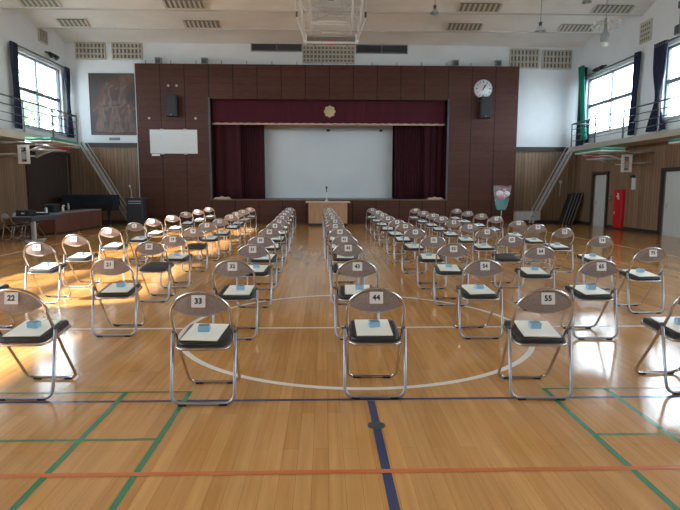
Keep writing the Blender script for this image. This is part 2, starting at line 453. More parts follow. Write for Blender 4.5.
# windows
def window(idx, x, a, c, wz, side):
    d = .05
    b = MB(); fw = .07
    b.box(x - d, x + d, a, a + fw, wz[0], wz[1]).box(x - d, x + d, c - fw, c, wz[0], wz[1])
    b.box(x - d, x + d, a + fw, c - fw, wz[0], wz[0] + fw).box(x - d, x + d, a + fw, c - fw, wz[1] - fw, wz[1])
    zm = wz[0] + (wz[1] - wz[0]) * .52
    b.box(x - d, x + d, a + fw, c - fw, zm - .06, zm + .06)
    ym = (a + c) / 2
    b.box(x - d * .7, x + d * .7, ym - .03, ym + .03, wz[0] + fw, zm - .06).box(x - d * .7, x + d * .7, ym - .03, ym + .03, zm + .06, wz[1] - fw)
    f = struct('window_%d' % idx, b, M_winframe)
    struct('glass', MB().box(x - .006, x + .006, a + fw, c - fw, wz[0] + fw, wz[1] - fw), M_glass, f)
    struct('window_sill', MB().box(x - side * .06, x - side * .26, a - .05, c + .05, wz[0] - .05, wz[0]), M_lgrey, f)
    struct('curtain_rail', MB().box(x - side * .30, x - side * .36, a - .35, c + .25, wz[1] + .04, wz[1] + .1), M_dgrey, f)
i = 1
for (a, c) in WIN_L: window(i, XL - .14, a, c, WZ_L, -1); i += 1
for (a, c) in WIN_R: window(i, XR + .14, a, c, WZ_R, 1); i += 1

# doors
def door(idx, x, a, c, h, m, side, leaf_split=None):
    b = MB(); s = -side
    b.box(x, x + s * .06, a - .12, a, 0, h + .12).box(x, x + s * .06, c, c + .12, 0, h + .12).box(x, x + s * .06, a, c, h, h + .12)
    f = struct('door_%d' % idx, b, M_darktrim)
    struct('door_leaf', MB().box(x + side * .05, x + side * .10, a, c, 0.0, h), m, f)
    struct('door_handle', MB().box(x + side * .05, x + side * .05 + s * .05, c - .16, c - .06, .95, .99).box(x + side * .05, x + side * .05 + s * .015, c - .17, c - .09, .88, 1.06), M_lgrey, f)
    return f
door(1, XR, *D1, M_door, 1)
door(2, XR, *D2, M_door, 1)
f = door(3, XL, *DL, M_bdoor, -1)

# galleries
def gallery(side, xw, xe, z0, z1, name):
    b = MB().box(min(xw, xe), max(xw, xe), YF, 22.3, z0, z1)
    # triangular brackets below
    for y in [20.9 - 5.3 * k for k in range(6)]:
        b.poly([(xw, z0), (xe + side * .15, z0), (xw, z0 - .45)], y - .06, y + .06, 'xz')
    g = struct(name, b, M_deck); return g
gallery(-1, XL, -10.1, 3.06, 3.30, 'gallery_deck_left')
gallery(1, XR, 9.7, 3.02, 3.20, 'gallery_deck_right')
def railing(side, xe, z1, label, zt):
    t = thing('gallery_railing', label, 'railing', (xe, 5, z1))
    H = zt - z1; x = side * .05
    ys = [22.25 - 1.93 * k for k in range(18)]
    for k, y in enumerate(ys[:9]):
        part('post', MB().box(x - .022, x + .022, y - 5 - .022, y - 5 + .022, 0, H), M_dgrey, t)
    for hz, r in ((H, .024), (H * .75, .014), (H * .5, .014), (H * .25, .014)):
        part('rail', MB().tube([(x, ys[-1] - 5, hz), (x, 17.26, hz)], r, 8), M_dgrey, t)
    part('rail', MB().tube([(x, 17.25, H), (side * .95, 17.25, H)], .024, 8), M_dgrey, t)
    return t
railing(-1, -10.1, 3.30, 'grey metal gallery railing above the low brown cabinets', 4.33)
railing(1, 9.7, 3.20, 'grey metal gallery railing above the red hydrant cabinet', 4.12)

def ladder(xt, zt, xb, y0, y1, label):
    t = thing('ship_ladder', label, 'ladder', (xb, (y0 + y1) / 2, 0))
    D = Vector((xt - xb, 0, zt)); n = 11
    for yy in (y0, y1):
        y = yy - (y0 + y1) / 2
        L = D.length; ang = math.atan2(D.z, D.x)
        part('stringer', MB().box(0, L, -.018, .018, -.035, .035, M=Matrix.Translation((0, y, .06)) @ Matrix.Rotation(-ang, 4, 'Y')), M_lgrey, t)
        up = Vector((-D.z, 0, D.x)).normalized() * (.0 if False else 1)
        if up.z < 0: up = -up
        pts = [Vector((0, y, .0)) + D * .12, Vector((0, y, 0)) + D * .16 + up * .2, Vector((0, y, 0)) + D * 1.0 + up * .2, Vector((0, y, 0)) + D * 1.0]
        part('handrail', MB().tube(fillet(pts, .1), .017, 8), M_lgrey, t)
    for k in range(1, n):
        c = D * (k / n)
        part('tread', MB().box(c.x - .07, c.x + .09, -(y1 - y0) / 2 + .02, (y1 - y0) / 2 - .02, c.z + .02, c.z + .045), M_grey, t)
    return t
ladder(-10.35, 3.3, -8.45, 22.8, 23.15, 'steep metal ladder from gallery down beside the covered piano')
ladder(10.15, 3.2, 8.5, 22.8, 23.15, 'steep metal ladder from gallery down beside the white radiator')

# ------------------------------------------------------------------ stage dressing
def pleat(x0, x1, z0, z1, y, amp, n, seed=0, sag=0):
    rnd = random.Random(seed); ph = [rnd.uniform(-.5, .5) for _ in range(60)]
    def fn(u, v):
        x = x0 + (x1 - x0) * u; a = u * n * 2 * PI
        yy = y + amp * math.sin(a + ph[int(u * n) % 60] * .8) * (0.75 + .25 * math.sin(3 * u + v * 2))
        return Vector((x + amp * .3 * math.cos(a) * v, yy, z1 + (z0 - z1) * v))
    return MB().grid(fn, int(n * 10), 8, True, (0, .012, 0))
t = thing('stage_valance', 'maroon stage valance with pale fringe hung across the stage opening', 'valance', (-.1, PY + .2, 4.2))
part('valance_cloth', pleat(OX0 + .05 + .1, OX1 - .05 + .1, .05, 1.0, 0, .012, 22, 3), M_val, t)
part('fringe', pleat(OX0 + .15, OX1 + .05, -.03, .06, 0, .02, 30, 5), M_fringe, t, 'pale gold fringe')
e = thing('stage_emblem', 'round gold flower emblem in the middle of the maroon valance', 'emblem', (-.1, PY + .16, 4.73))
b = MB(); RX = Matrix.Rotation(PI / 2, 4, 'X')
for k in range(8):
    a = k * PI / 4; b.lathe([(.085, 0), (.085, .02), (.05, .035), (.01, .04)], 14, (.165 * math.cos(a), 0, .165 * math.sin(a)), RX)
part('petal_ring', b, M_gold, e)
part('centre_boss', MB().lathe([(.14, -.01), (.14, .03), (.09, .05), (.01, .055)], 20, M=RX), M_gold, e)
for (x0, x1, n, lab, yy) in ((-5.3, -3.95, 3, 'flat maroon side curtain beside the taller curtain, cabinet side of stage', 23.95), (-4.25, -2.96, 11, 'pleated maroon stage curtain touching the white screen, cabinet side', 24.25),
                         (2.74, 4.3, 12, 'pleated maroon stage curtain touching the white screen, hydrant side', 24.25), (4.0, 5.1, 4, 'flat maroon side curtain beside the taller curtain, hydrant side of stage', 23.95)):
    o = part('stage_curtain', pleat(x0, x1, 1.06, 5.4, yy, .05, n, n), M_maroon, None); tag(o, lab, 'curtain', 'maroon stage curtains')
    set_origin(o, ((x0 + x1) / 2, yy, 1.05))
sc = thing('projection_screen', 'large white screen hanging at the back of the stage', 'screen', (-.16, 24.75, 1.06))
part('screen_sheet', MB().box(-3.08, 2.90, 0, .02, .03, 3.6), M_screen, sc)
part('batten', MB().box(-2.5, 2.5, -.05, -.01, 3.0, 3.06), M_lgrey, sc)
part('batten_clip', MB().box(-.08, .08, -.07, -.01, 2.98, 3.07), M_black, sc)
part('batten_clip', MB().box(2.3, 2.42, -.07, -.01, 2.98, 3.07), M_black, sc)
part('bottom_bar', MB().box(-3.08, 2.9, -.02, .03, 0, .04), M_lgrey, sc)
def cloth_pile(x, y, w, lab):
    def fn(u, v):
        xx = (u - .5) * w; r = .11 * (math.sin(u * PI) ** .35) * (1 + .15 * math.sin(u * 17))
        a = v * PI; return Vector((xx, -math.cos(a) * .2, math.sin(a) * r + .0))
    o = part('folded_cloth', MB().grid(fn, 18, 8, True, (0, 0, -.0)), mat('pale_cloth', (.55, .42, .34), .8), None, loc=(x, y, 1.045)); tag(o, lab, 'cloth')
cloth_pile(-4.7, 23.52, .75, 'pale folded cloth on the stage edge, cabinet side')
cloth_pile(4.47, 23.52, .72, 'pale folded cloth on the stage edge, hydrant side')

# wall pieces on the stage front
def speaker(x, lab):
    t = thing('wall_speaker', lab, 'speaker', (x, PY, 4.45), group=None)
    part('cabinet', MB().box(-.23, .23, -.36, -.06, 0, .86, .02), M_black, t)
    part('grille', MB().box(-.19, .19, -.375, -.36, .10, .80, .01), M_black, t)
    part('bracket', MB().box(-.05, .05, -.07, 0, .3, .56), M_dgrey, t)
    part('badge', MB().lathe([(.03, 0), (.03, .01)], 12, (0, -.376, .05), RX), M_grey, t)
speaker(-6.6, 'black box speaker on the stage wall above the white notice')
speaker(6.4, 'black box speaker on the stage wall under the clock').__class__
ck = thing('wall_clock', 'round white clock on the dark stage wall above a speaker', 'clock', (6.34, PY, 5.67))
part('clock_case', MB().lathe([(.385, 0), (.385, .06), (.36, .075), (.35, .06)], 40, M=RX), M_lgrey, ck)
face = part('clock_face', MB().lathe([(.352, .0), (.352, .066)], 40, M=RX), M_white, ck)
b = MB()
for k in range(12):
    a = k * PI / 6; big = k % 3 == 0
    b.box(-.012 - .006 * big, .012 + .006 * big, -.070, -.0665, .26 - .02 * big, .32, M=Matrix.Rotation(a, 4, 'Y'))
part('hour_mark', b, M_ink, face)
def hand(ang, ln, w, y, nm):
    part(nm, MB().box(-w, w, y, y + .004, -.07, ln, M=Matrix.Rotation(ang, 4, 'Y')), M_ink, ck)
hand(math.radians(24), .18, .017, -.080, 'hour_hand'); hand(math.radians(38), .29, .010, -.088, 'minute_hand')
part('hub', MB().lathe([(.02, .06), (.02, .095)], 12, M=RX), M_ink, ck)
nb = thing('wall_notice', 'wide white notice sheet pinned on the dark stage wall', 'notice', (-6.63, PY, 2.95))
part('sheet', MB().box(-.98, .98, -.03, -.008, 0, .98), M_poster, nb)
for xx in (-.48, .48):
    for zz in (-.035, .95): part('clip', MB().box(xx - .06, xx + .06, -.04, 0, zz, zz + .06), M_lgrey, nb)
part('tab', MB().box(-.93, -.6, -.025, -.005, -.10, -.02), M_white, nb, 'small white tab under the sheet')
def hook(x, z, lab):
    t = thing('wall_hook', lab, 'hook', (x, PY, z))
    part('plate', MB().lathe([(.05, 0), (.05, .015), (.03, .02)], 12, M=RX), M_lgrey, t)
    part('peg', MB().tube([(0, -.01, 0), (0, -.08, 0), (0, -.09, .04)], .012, 6), M_chrome, t)
hook(-7.62, 4.4, 'small steel hook above the corner of the notice, ladder side')
hook(-5.7, 4.4, 'small steel hook above the notice corner, stage opening side')
hook(-6.78, 5.72, 'first of two small hooks above the speaker, ladder side')
hook(-6.44, 5.72, 'second of two small hooks above the speaker, stage side')
hook(6.22, 5.18, 'small steel hook between clock and speaker, stage opening side').__class__
hook(6.5, 5.18, 'small steel hook between clock and speaker, radiator side')
for x, lab in ((-7.2, 'small grey box on top of stage wall above outer panel, mural side'), (-5.3, 'small grey box on top of stage wall beside the opening, mural side'),
               (5.2, 'small grey box on top of stage wall beside the opening, clock side'), (7.0, 'small grey box on top of stage wall beyond the clock')):
    t = thing('top_box', lab, 'box', (x, PY + .2, 6.6))
    part('housing', MB().box(-.13, .13, -.1, .1, 0, .28, .01), M_grey, t); part('lens', MB().box(-.09, .09, -.11, -.1, .05, .22), M_dgrey, t)

# back wall: acoustic grids and louvres
def grid_panel(x0, x1, z0, z1, nx, nz, lab, name='wall_grid', y=YB, dirx=None):
    w, h = x1 - x0, z1 - z0
    t = thing(name, lab, 'grille', ((x0 + x1) / 2, y, z0))
    part('backing', MB().box(-w / 2, w / 2, -.02, 0, 0, h), M_slot, t)
    b = MB()
    b.box(-w / 2, w / 2, -.10, -.02, 0, .05).box(-w / 2, w / 2, -.10, -.02, h - .05, h).box(-w / 2, -w / 2 + .05, -.10, -.02, .05, h - .05).box(w / 2 - .05, w / 2, -.10, -.02, .05, h - .05)
    part('frame', b, M_beige, t); b = MB()
    for i in range(1, nx): x = -w / 2 + w * i / nx; b.box(x - .028, x + .028, -.095, -.02, .05, h - .05)
    for i in range(1, nz): z = h * i / nz; b.box(-w / 2 + .05, w / 2 - .05, -.097, -.02, z - .025, z + .025)
    part('grate', b, M_beige, t)
    return t
grid_panel(-10.65, -9.42, 6.82, 7.5, 8, 3, 'beige square-holed grille on white wall at the hall corner above mural')
grid_panel(-9.15, -7.9, 6.82, 7.5, 8, 3, 'beige square-holed grille on white wall touching the stage wall, mural side')
grid_panel(7.55, 8.8, 6.6, 7.4, 8, 3, 'beige square-holed grille on white wall beside the stage wall, clock side')
grid_panel(8.95, 10.2, 6.58, 7.36, 8, 3, 'beige square-holed grille on white wall at the corner, clock side')
grid_panel(-1.25, .95, 6.75, 7.46, 14, 4, 'beige wide grille on white wall behind the hanging hoop frame')
def louvre(x0, x1, z0, z1, lab):
    w, h = x1 - x0, z1 - z0
    t = thing('wall_louvre', lab, 'vent', ((x0 + x1) / 2, YB, z0))
    part('frame', MB().box(-w / 2, w / 2, -.05, 0, 0, .04).box(-w / 2, w / 2, -.05, 0, h - .04, h).box(-w / 2, -w / 2 + .04, -.05, 0, .04, h - .04).box(w / 2 - .04, w / 2, -.05, 0, .04, h - .04).box(-.02, .02, -.05, 0, .04, h - .04), M_grey, t)
    b = MB()
    for i in range(8):
        z = .05 + (h - .1) * i / 8
        b.box(-w / 2 + .04, w / 2 - .04, -.045, -.005, z, z + .012, M=Matrix.Translation((0, 0, 0)))
    b.box(-w / 2 + .04, w / 2 - .04, -.006, -.001, .04, h - .04)
    part('slat', b, M_dgrey, t)
louvre(-3.4, -1.25, 7.2, 7.58, 'long grey louvre vent on white wall, mural side of hoop frame')
louvre(1.0, 3.2, 7.15, 7.53, 'long grey louvre vent on white wall, clock side of hoop frame')
# ceiling grilles lying in the bays
def ceil_grille(x0, x1, yc, lab):
    w = x1 - x0; t = thing('ceiling_grille', lab, 'grille', ((x0 + x1) / 2, yc, 7.565), group='dark slotted grilles in the ceiling')
    tilt = Matrix.Rotation(-.33, 4, 'X')
    part('backing', MB().box(-w / 2, w / 2, -.2, .2, -.01, .01, M=tilt), M_slot, t)
    b = MB(); n = int(w / .16)
    for i in range(n + 1): x = -w / 2 + w * i / n; b.box(x - .035, x + .035, -.2, .2, -.035, -.01, M=tilt)
    part('slat', b, M_beige, t)
for (x0, x1, yc, lab) in ((-10.1, -9.1, 21.2, 'slotted ceiling grille over the gallery end near the mural'), (-5.5, -4.2, 21.2, 'slotted ceiling grille above the white notice, last ceiling fold'),
    (4.3, 5.6, 21.2, 'slotted ceiling grille above the clock side curtain, last ceiling fold'), (8.6, 9.9, 21.2, 'slotted ceiling grille near the green curtain, last ceiling fold'),
    (-10.3, -9.1, 19.0, 'slotted ceiling grille over the gallery, second ceiling fold from stage'), (-5.6, -4.3, 19.0, 'slotted ceiling grille above the notice side, second fold from stage'),
    (4.2, 5.6, 19.0, 'slotted ceiling grille on the clock side, second fold from stage'), (8.8, 10.1, 19.0, 'slotted ceiling grille by the window wall, second fold from stage'),
    (8.3, 9.8, 16.8, 'slotted ceiling grille by the hydrant-side gallery, third fold from stage')):
    ceil_grille(x0, x1, yc, lab)

# side wall grilles
for (x, s, ya, yb, z0, z1, lab) in ((XL, -1, 21.55, 22.2, 7.0, 7.5, 'small beige grille high on the wall over the gallery, mural side'), (XR, 1, 18.7, 19.35, 6.5, 7.2, 'small beige grille high on the wall over the hydrant-side gallery')):
    t = thing('wall_grid', lab, 'grille', (x, (ya + yb) / 2, z0)); w = yb - ya; h = z1 - z0
    part('frame', MB().box(0, -s * .06, -w / 2, w / 2, 0, h), M_beige, t)
    b = MB()
    for i in range(5):
        for j in range(4): b.box(-s * .06, -s * .065, -w / 2 + .05 + i * (w - .08) / 5, -w / 2 + .05 + i * (w - .08) / 5 + .07, .05 + j * (h - .08) / 4, .05 + j * (h - .08) / 4 + .09)
    part('grate', b, M_slot, t)  # dark plates stand in for shaded holes in the solid panel

# mural
mu = thing('mural_painting', 'large dark reddish painting of robed dancing figures on white wall', 'painting', (-9.15, YB, 3.78))
part('canvas', MB().box(-.98, .98, -.05, -.01, 0, 2.44), M_mural, mu)
part('frame', MB().box(-1.02, 1.02, -.07, 0, -.04, 0).box(-1.02, 1.02, -.07, 0, 2.44, 2.48).box(-1.02, -.98, -.07, 0, 0, 2.44).box(.98, 1.02, -.07, 0, 0, 2.44), M_darktrim, mu)
for (x, s, z) in ((-.55, 1.0, .10), (.02, 1.1, .06), (.58, .92, .10), (-.28, .75, 1.2), (.32, .7, 1.25)):
    b = MB()
    b.poly([(x + a * s, z + c * s) for a, c in ((-.30, 0), (.28, 0), (.13, .8), (.12, 1.0), (-.12, 1.0), (-.13, .8))], -.054, -.0505)
    b.poly([(x + .085 * s * math.cos(k * PI / 8), z + (1.13 + .10 * math.sin(k * PI / 8)) * s) for k in range(16)], -.054, -.0505)
    b.poly([(x + a * s, z + c * s) for a, c in ((-.12, .98), (-.34, .80), (-.37, .86), (-.13, 1.06))], -.0545, -.051)
    b.poly([(x + a * s, z + c * s) for a, c in ((.12, .98), (.33, 1.12), (.36, 1.06), (.13, .88))], -.0545, -.051)
    part('painted_figure', b, M_fig, mu)
t = thing('wall_vent', 'small dark slot vent on white wall under the painting', 'vent', (-9.22, YB, 3.53))
part('plate', MB().box(-.22, .22, -.03, 0, 0, .1, .005), M_dgrey, t)
b = MB()
for k in range(3): b.box(-.19, .19, -.034, -.03, .02 + k * .027, .032 + k * .027)
part('slat', b, M_lgrey, t)

# ------------------------------------------------------------------ curtains at the side windows
def side_curtain(x, yc, w, z0, z1, m, lab, nip=.5, nipz=.35, side=1, flare=1.0, dy=0):
    def fn(u, v):
        z = z1 + (z0 - z1) * v
        k = 1 - (1 - nip) * math.exp(-((v - nipz) / .22) ** 2)
        if v > nipz: k = k * (1 + (flare - 1) * (v - nipz) / (1 - nipz))
        y = yc + (u - .5) * w * k + dy * v
        return Vector((x + .05 * math.sin(u * 5 * 2 * PI) * (0.6 + .4 * k), y, z))
    o = part('window_curtain', MB().grid(fn, 50, 20, True, (.01, 0, 0)), m, None); set_origin(o, (x, yc, z0)); return tag(o, lab, 'curtain')
side_curtain(XL + .19, 19.5, .42, 3.55, 6.42, M_curtN, 'narrow dark navy curtain at near edge of the painting-side window', .8, .5)
side_curtain(XL + .19, 23.35, .42, 3.6, 6.42, M_curtN, 'dark navy curtain with flared hem beside the painting', .35, .5, flare=1.3)
side_curtain(XR - .22, 23.1, .55, 3.3, 6.5, M_curtN, 'dark navy curtain at the corner behind the green curtain', .8, .5)
side_curtain(XR - .38, 22.95, .38, 3.5, 6.55, M_curtG, 'bright green curtain strip hanging at the hall corner', .7, .6, dy=-.55)
side_curtain(XR - .19, 19.15, .28, 3.4, 6.2, M_curtN, 'thin dark navy curtain between the two hydrant-side windows', .8, .5, dy=.12)
side_curtain(XR - .19, 17.85, .62, 3.4, 6.2, M_curtN, 'wide dark navy curtain tied in at its middle', .28, .62, flare=1.6)
side_curtain(XR - .19, 21.0 + 1.55, .22, 3.4, 4.3, M_curtN, 'short dark cloth hanging under the green curtain', .8, .5)

def spot_pair(x, y, z, s, lab):
    t = thing('wall_spotlight', lab, 'lamp', (x, y, z))
    part('bar', MB().box(0, -s * .08, -.3, .3, -.02, .02), M_black, t)
    for yy in (-.2, .2):
        part('lamp_head', MB().lathe([(.05, 0), (.1, .16), (.1, .2)], 14, (-s * .1, yy, 0), Matrix.Rotation(PI * .75 * -s, 4, 'Y')), M_black, t)
spot_pair(XL, 22.3, 6.72, -1, 'black twin spotlight on wall above the painting-side window')
spot_pair(XR, 21.9, 6.30, 1, 'black twin spotlight on wall above the hydrant-side window')

# wall-mounted side goals, folded under the galleries
def side_goal(x, y, s, z, lab, L=1.75):
    """s=+1 on the hydrant-side wall, arms reach towards the hall centre (-s)"""
    t = thing('side_basketball_goal', lab, 'basketball goal', (x, y, z))
    d = -s
    b = MB()
    for yy in (-.55, .55):
        part('arm', MB().tube([(0, yy, .22), (d * L, yy, .16)], .028, 8), M_lgrey, t)
        part('arm', MB().tube([(0, yy, -.18), (d * L * .72, yy, .10)], .022, 8), M_lgrey, t)
    part('crossbar', MB().tube([(d * L * .72, -.55, .10), (d * L * .72, .55, .10)], .022, 8), M_lgrey, t)
    gap = ((XR - x) if s > 0 else (x - XL)) - .01
    for yy in (-.5, .5):
        for zz in (-.16, .2): part('wall_strut', MB().tube([(s * gap, yy, zz), (0, yy, zz)], .025, 8), M_lgrey, t)
    for yy in (-.3, 0, .3): part('brace', MB().tube([(0, yy, .0), (d * L, yy, .0)], .02, 8), M_lgrey, t)
    part('backboard', MB().box(d * .45, d * (L + .15), -.9, .9, .20, .25, .01), M_white, t)
    part('backboard_padding', MB().box(d * .45, d * (L + .15), -.93, .93, .255, .33, .02), M_green, t, 'green padding')
    part('hoop', MB().tube([(d * 1.1 + .225 * math.cos(a * PI / 12), .225 * math.sin(a * PI / 12), .05) for a in range(24)], .012, 6, True), M_red, t)
    b = MB(); w = .34
    b.box(d * .05, d * (.05 + w), -.62, -.56, -.46, -.40).box(d * .05, d * (.05 + w), -.62, -.56, .05, .11).box(d * .05, d * .13, -.62, -.56, -.40, .05).box(d * (w - .03), d * (.05 + w), -.62, -.56, -.40, .05)
    part('wall_bracket', b, M_white, t)
    part('winch', MB().box(d * .16, d * .28, -.6, -.5, -.32, -.14, .01), M_lgrey, t)
side_goal(-9.85, 17.9, -1, 2.70, 'white and green folded basketball goal under gallery, cabinet side', 1.1)
side_goal(9.95, 18.6, 1, 2.52, 'white and green folded basketball goal under gallery above the hydrant cabinet', 1.15)
side_goal(10.4, 14.35, 1, 2.55, 'second folded basketball goal under gallery, above the wide pale door', .9)

# ceiling-hung basketball goal frame
g = thing('ceiling_basketball_frame', 'white tubular basketball goal frame folded up under the ceiling', 'basketball goal', (-.1, 18.5, 7.6))
def tb(a, b_, r=.03): return MB().tube([a, b_], r, 8)
for sx in (-1, 1):
    part('main_arm', tb((sx * 1.0, -1.6, .05), (sx * .85, .1, -1.32), .035), M_white, g)
    part('main_arm', tb((sx * .62, -1.6, .1), (sx * .72, .05, -.9), .03), M_white, g)
    part('hanger', tb((sx * 1.15, 0.0, .12), (sx * 1.12, 0, -.62), .025), M_white, g)
    part('brace', tb((sx * 1.12, 0, -.6), (sx * .85, .1, -1.3), .022), M_white, g)
    part('brace', tb((sx * 1.12, 0, -.3), (sx * .66, .05, -.75), .018), M_white, g)
    part('pulley', MB().lathe([(.09, -.03), (.09, .03)], 14, (sx * 1.12, -.05, -.48), Matrix.Rotation(PI / 2, 4, 'Y')), M_dgrey, g)
    part('joint_block', MB().box(sx * .85 - .05, sx * .85 + .05, -.02, .12, -1.36, -1.08, .01), M_white, g)
for z, w, y, r in ((-.22, .95, .0, .028), (-.52, .92, 0, .022), (-.72, .62, -.1, .03), (-.80, .62, -.1, .03), (-1.32, .86, .1, .035), (-1.02, .3, .05, .02)):
    part('crossbar', tb((-w, y, z), (w, y, z), r), M_white, g)
part('backboard', MB().box(-.85, .85, .16, 1.2, -1.12, -1.07, .01), mat('clear_grey_backboard', (.42, .46, .47), .2), g)
part('backboard_ribs', MB().box(-.6, -.54, .16, 1.2, -1.16, -1.12).box(.54, .6, .16, 1.2, -1.16, -1.12).box(-.85, .85, .6, .66, -1.16, -1.12), M_grey, g)
part('hoop', MB().tube([(.225 * math.cos(a * PI / 12), .45 + .225 * math.sin(a * PI / 12), -1.24) for a in range(24)], .012, 6, True), M_red, g)
for sx in (-1, 1):
    part('truss', tb((sx * .95, -.1, -.22), (sx * .62, -.1, -.72), .016), M_white, g)
    part('truss', tb((sx * .66, .05, -.25), (sx * .66, .05, -1.1), .022), M_white, g)
    part('truss', tb((sx * .3, -.6, -.1), (sx * .55, .1, -.95), .016), M_lgrey, g)
part('truss', tb((-.62, -.1, -.72), (.62, -.1, -.22), .014), M_lgrey, g)
part('truss', tb((.62, -.1, -.72), (-.62, -.1, -.22), .014), M_lgrey, g)
part('winch_box', MB().box(-.1, .1, -.1, .1, .0, .22, .01), M_dgrey, g)

# hanging lamps and devices
def hanging_lamp(x, y, z, top, lab, s=1.0):
    t = thing('hanging_lamp', lab, 'lamp', (x, y, z))
    part('cord', MB().tube([(0, 0, .3 * s), (0, 0, top - z)], .008, 6), M_dgrey, t)
    part('canopy_block', MB().lathe([(.05 * s, .16 * s), (.07 * s, .3 * s)], 14), M_dgrey, t)
    part('lamp_shade', MB().lathe([(.20 * s, 0), (.16 * s, .06 * s), (.07 * s, .16 * s), (.05 * s, .17 * s), (.14 * s, .06 * s), (.17 * s, 0)], 24), M_lgrey, t)
    part('bulb', MB().lathe([(.01, -.04 * s), (.06 * s, 0), (.05 * s, .08 * s), (.03 * s, .14 * s)], 14), M_white, t)
hanging_lamp(3.2, 18.0, 7.05, 7.95, 'small hanging lamp under the ceiling above the stage opening', .8)
hanging_lamp(6.7, 18.2, 6.6, 7.88, 'small hanging lamp under the ceiling above the clock', .9)
hanging_lamp(7.9, 17.6, 7.3, 7.93, 'hanging lamp cut off by the top of the picture', .8)
t = thing('cage_lamp', 'large lamp with guard cage and arms hanging beside the hydrant-side windows', 'lamp', (8.75, 18.0, 6.15))
part('cord', MB().tube([(0, 0, .8), (0, 0, 1.72)], .012, 6), M_grey, t)
part('body', MB().lathe([(.06, .05), (.14, .1), (.13, .3), (.06, .42), (.04, .8)], 18), M_grey, t)
part('lamp_glass', MB().lathe([(.02, -.08), (.08, -.06), (.11, 0), (.06, .07)], 18), M_white, t)
b = MB()
for k in range(8):
    a = k * PI / 4; b.tube([(.05 * math.cos(a), .05 * math.sin(a), .75), (.45 * math.cos(a), .45 * math.sin(a), .62), (.4 * math.cos(a), .4 * math.sin(a), .5)], .012, 6)
b.tube([(.42 * math.cos(a * PI / 12), .42 * math.sin(a * PI / 12), .55) for a in range(24)], .012, 6, True)
part('cage', b, M_lgrey, t)
for k in range(6):
    a = k * PI / 3 + .2; part('bulb', MB().lathe([(.01, .55), (.045, .6), (.03, .68)], 10, (.43 * math.cos(a), .43 * math.sin(a), 0)), M_white, t)
t = thing('pole_speaker', 'grey box speaker on a drop pipe high by the hydrant-side wall', 'speaker', (10.28, 16.6, 6.1))
part('pipe', MB().tube([(0, 0, .25), (0, 0, 1.5)], .02, 8), M_grey, t)
part('speaker_box', MB().box(-.10, .10, -.1, .1, -.02, .26, .015), M_dgrey, t)
part('coupling', MB().box(-.06, .06, -.06, .06, .75, .95, .01), M_dgrey, t)
part('side_pipe', MB().tube([(.10, 0, .1), (.4, 0, .14)], .02, 8), M_grey, t)

# ------------------------------------------------------------------ hydrant side wall things
t = thing('hydrant_cabinet', 'tall red hydrant cabinet on the board wall beside the narrow door', 'cabinet', (XR - .002, 19.95, .07))
part('body', MB().box(-.12, 0, -.28, .28, 0, 1.42, .008), M_red, t)
part('door', MB().box(-.135, -.12, -.25, .25, .04, .95, .004), M_red, t)
part('marking', MB().box(-.1385, -.122, -.07, .07, 1.12, 1.2).box(-.1385, -.122, -.04, .04, 1.21, 1.28).box(-.1385, -.122, -.09, .0, 1.05, 1.1), M_card, t, 'white marking on the red panel')
part('handle', MB().box(-.15, -.135, .14, .2, .5, .6), M_lgrey, t)
t = thing('wall_lamp_sign', 'small white lamp box on the board wall between cabinet and wide door', 'sign', (XR, 19.15, 1.48))
part('panel', MB().box(-.05, 0, -.11, .11, 0, .42, .006), M_white, t)
part('cap', MB().lathe([(.09, 0), (.09, .06), (.05, .1)], 14, (-.09, 0, .42)), M_dgrey, t)
t = thing('wall_switch', 'small dark switch plate beside the narrow white door', 'switch', (XR, 20.72, 1.15))
part('plate', MB().box(-.02, 0, -.06, .06, -.09, .09, .004), M_dgrey, t); part('rocker', MB().box(-.03, -.02, -.02, .02, -.04, .04), M_lgrey, t)
t = thing('radiator', 'white ribbed heater box on the floor behind the ladder foot', 'heater', (8.5, YB - .12, 0))
part('body', MB().box(-.62, .62, -.08, .08, .14, .54, .01), M_lgrey, t)
b = MB()
for k in range(22): x = -.58 + k * .055; b.box(x, x + .025, -.1, -.08, .18, .5)
part('fin', b, M_white, t)
for x in (-.5, .5): part('foot', MB().box(x - .04, x + .04, -.06, .06, 0, .14), M_dgrey, t)
# leaning dark folded tables/poles
for k in range(4):
    x0 = 9.82 + k * .13; L = 1.35 + .05 * (k % 2)
    t = thing('leaning_panel', ['first', 'second', 'third', 'fourth'][k] + ' dark folded stand leaning in the corner, counted from the ladder', 'folded stand', (x0, 23.0, 0), group='dark folded stands in the corner')
    A = Matrix.Rotation(math.radians(17), 4, 'Y')
    part('panel', MB().box(-.015, .015, -.12, .3, .0, L, .005, M=A), M_black, t)
    part('edge_tube', MB().tube([A @ Vector((-.0, -.15, .02)), A @ Vector((0, -.15, L))], .018, 8), M_grey, t, 'grey edge tube')
t = thing('wall_tool', 'thin pale hook tool hanging on the boards at the corner', 'tool', (10.0, YB, 1.2))
part('rod', MB().tube([(0, -.04, 0), (0, -.04, .6)], .015, 6), M_lgrey, t); part('head', MB().box(-.06, .06, -.07, 0, .55, .68, .01), M_lgrey, t)

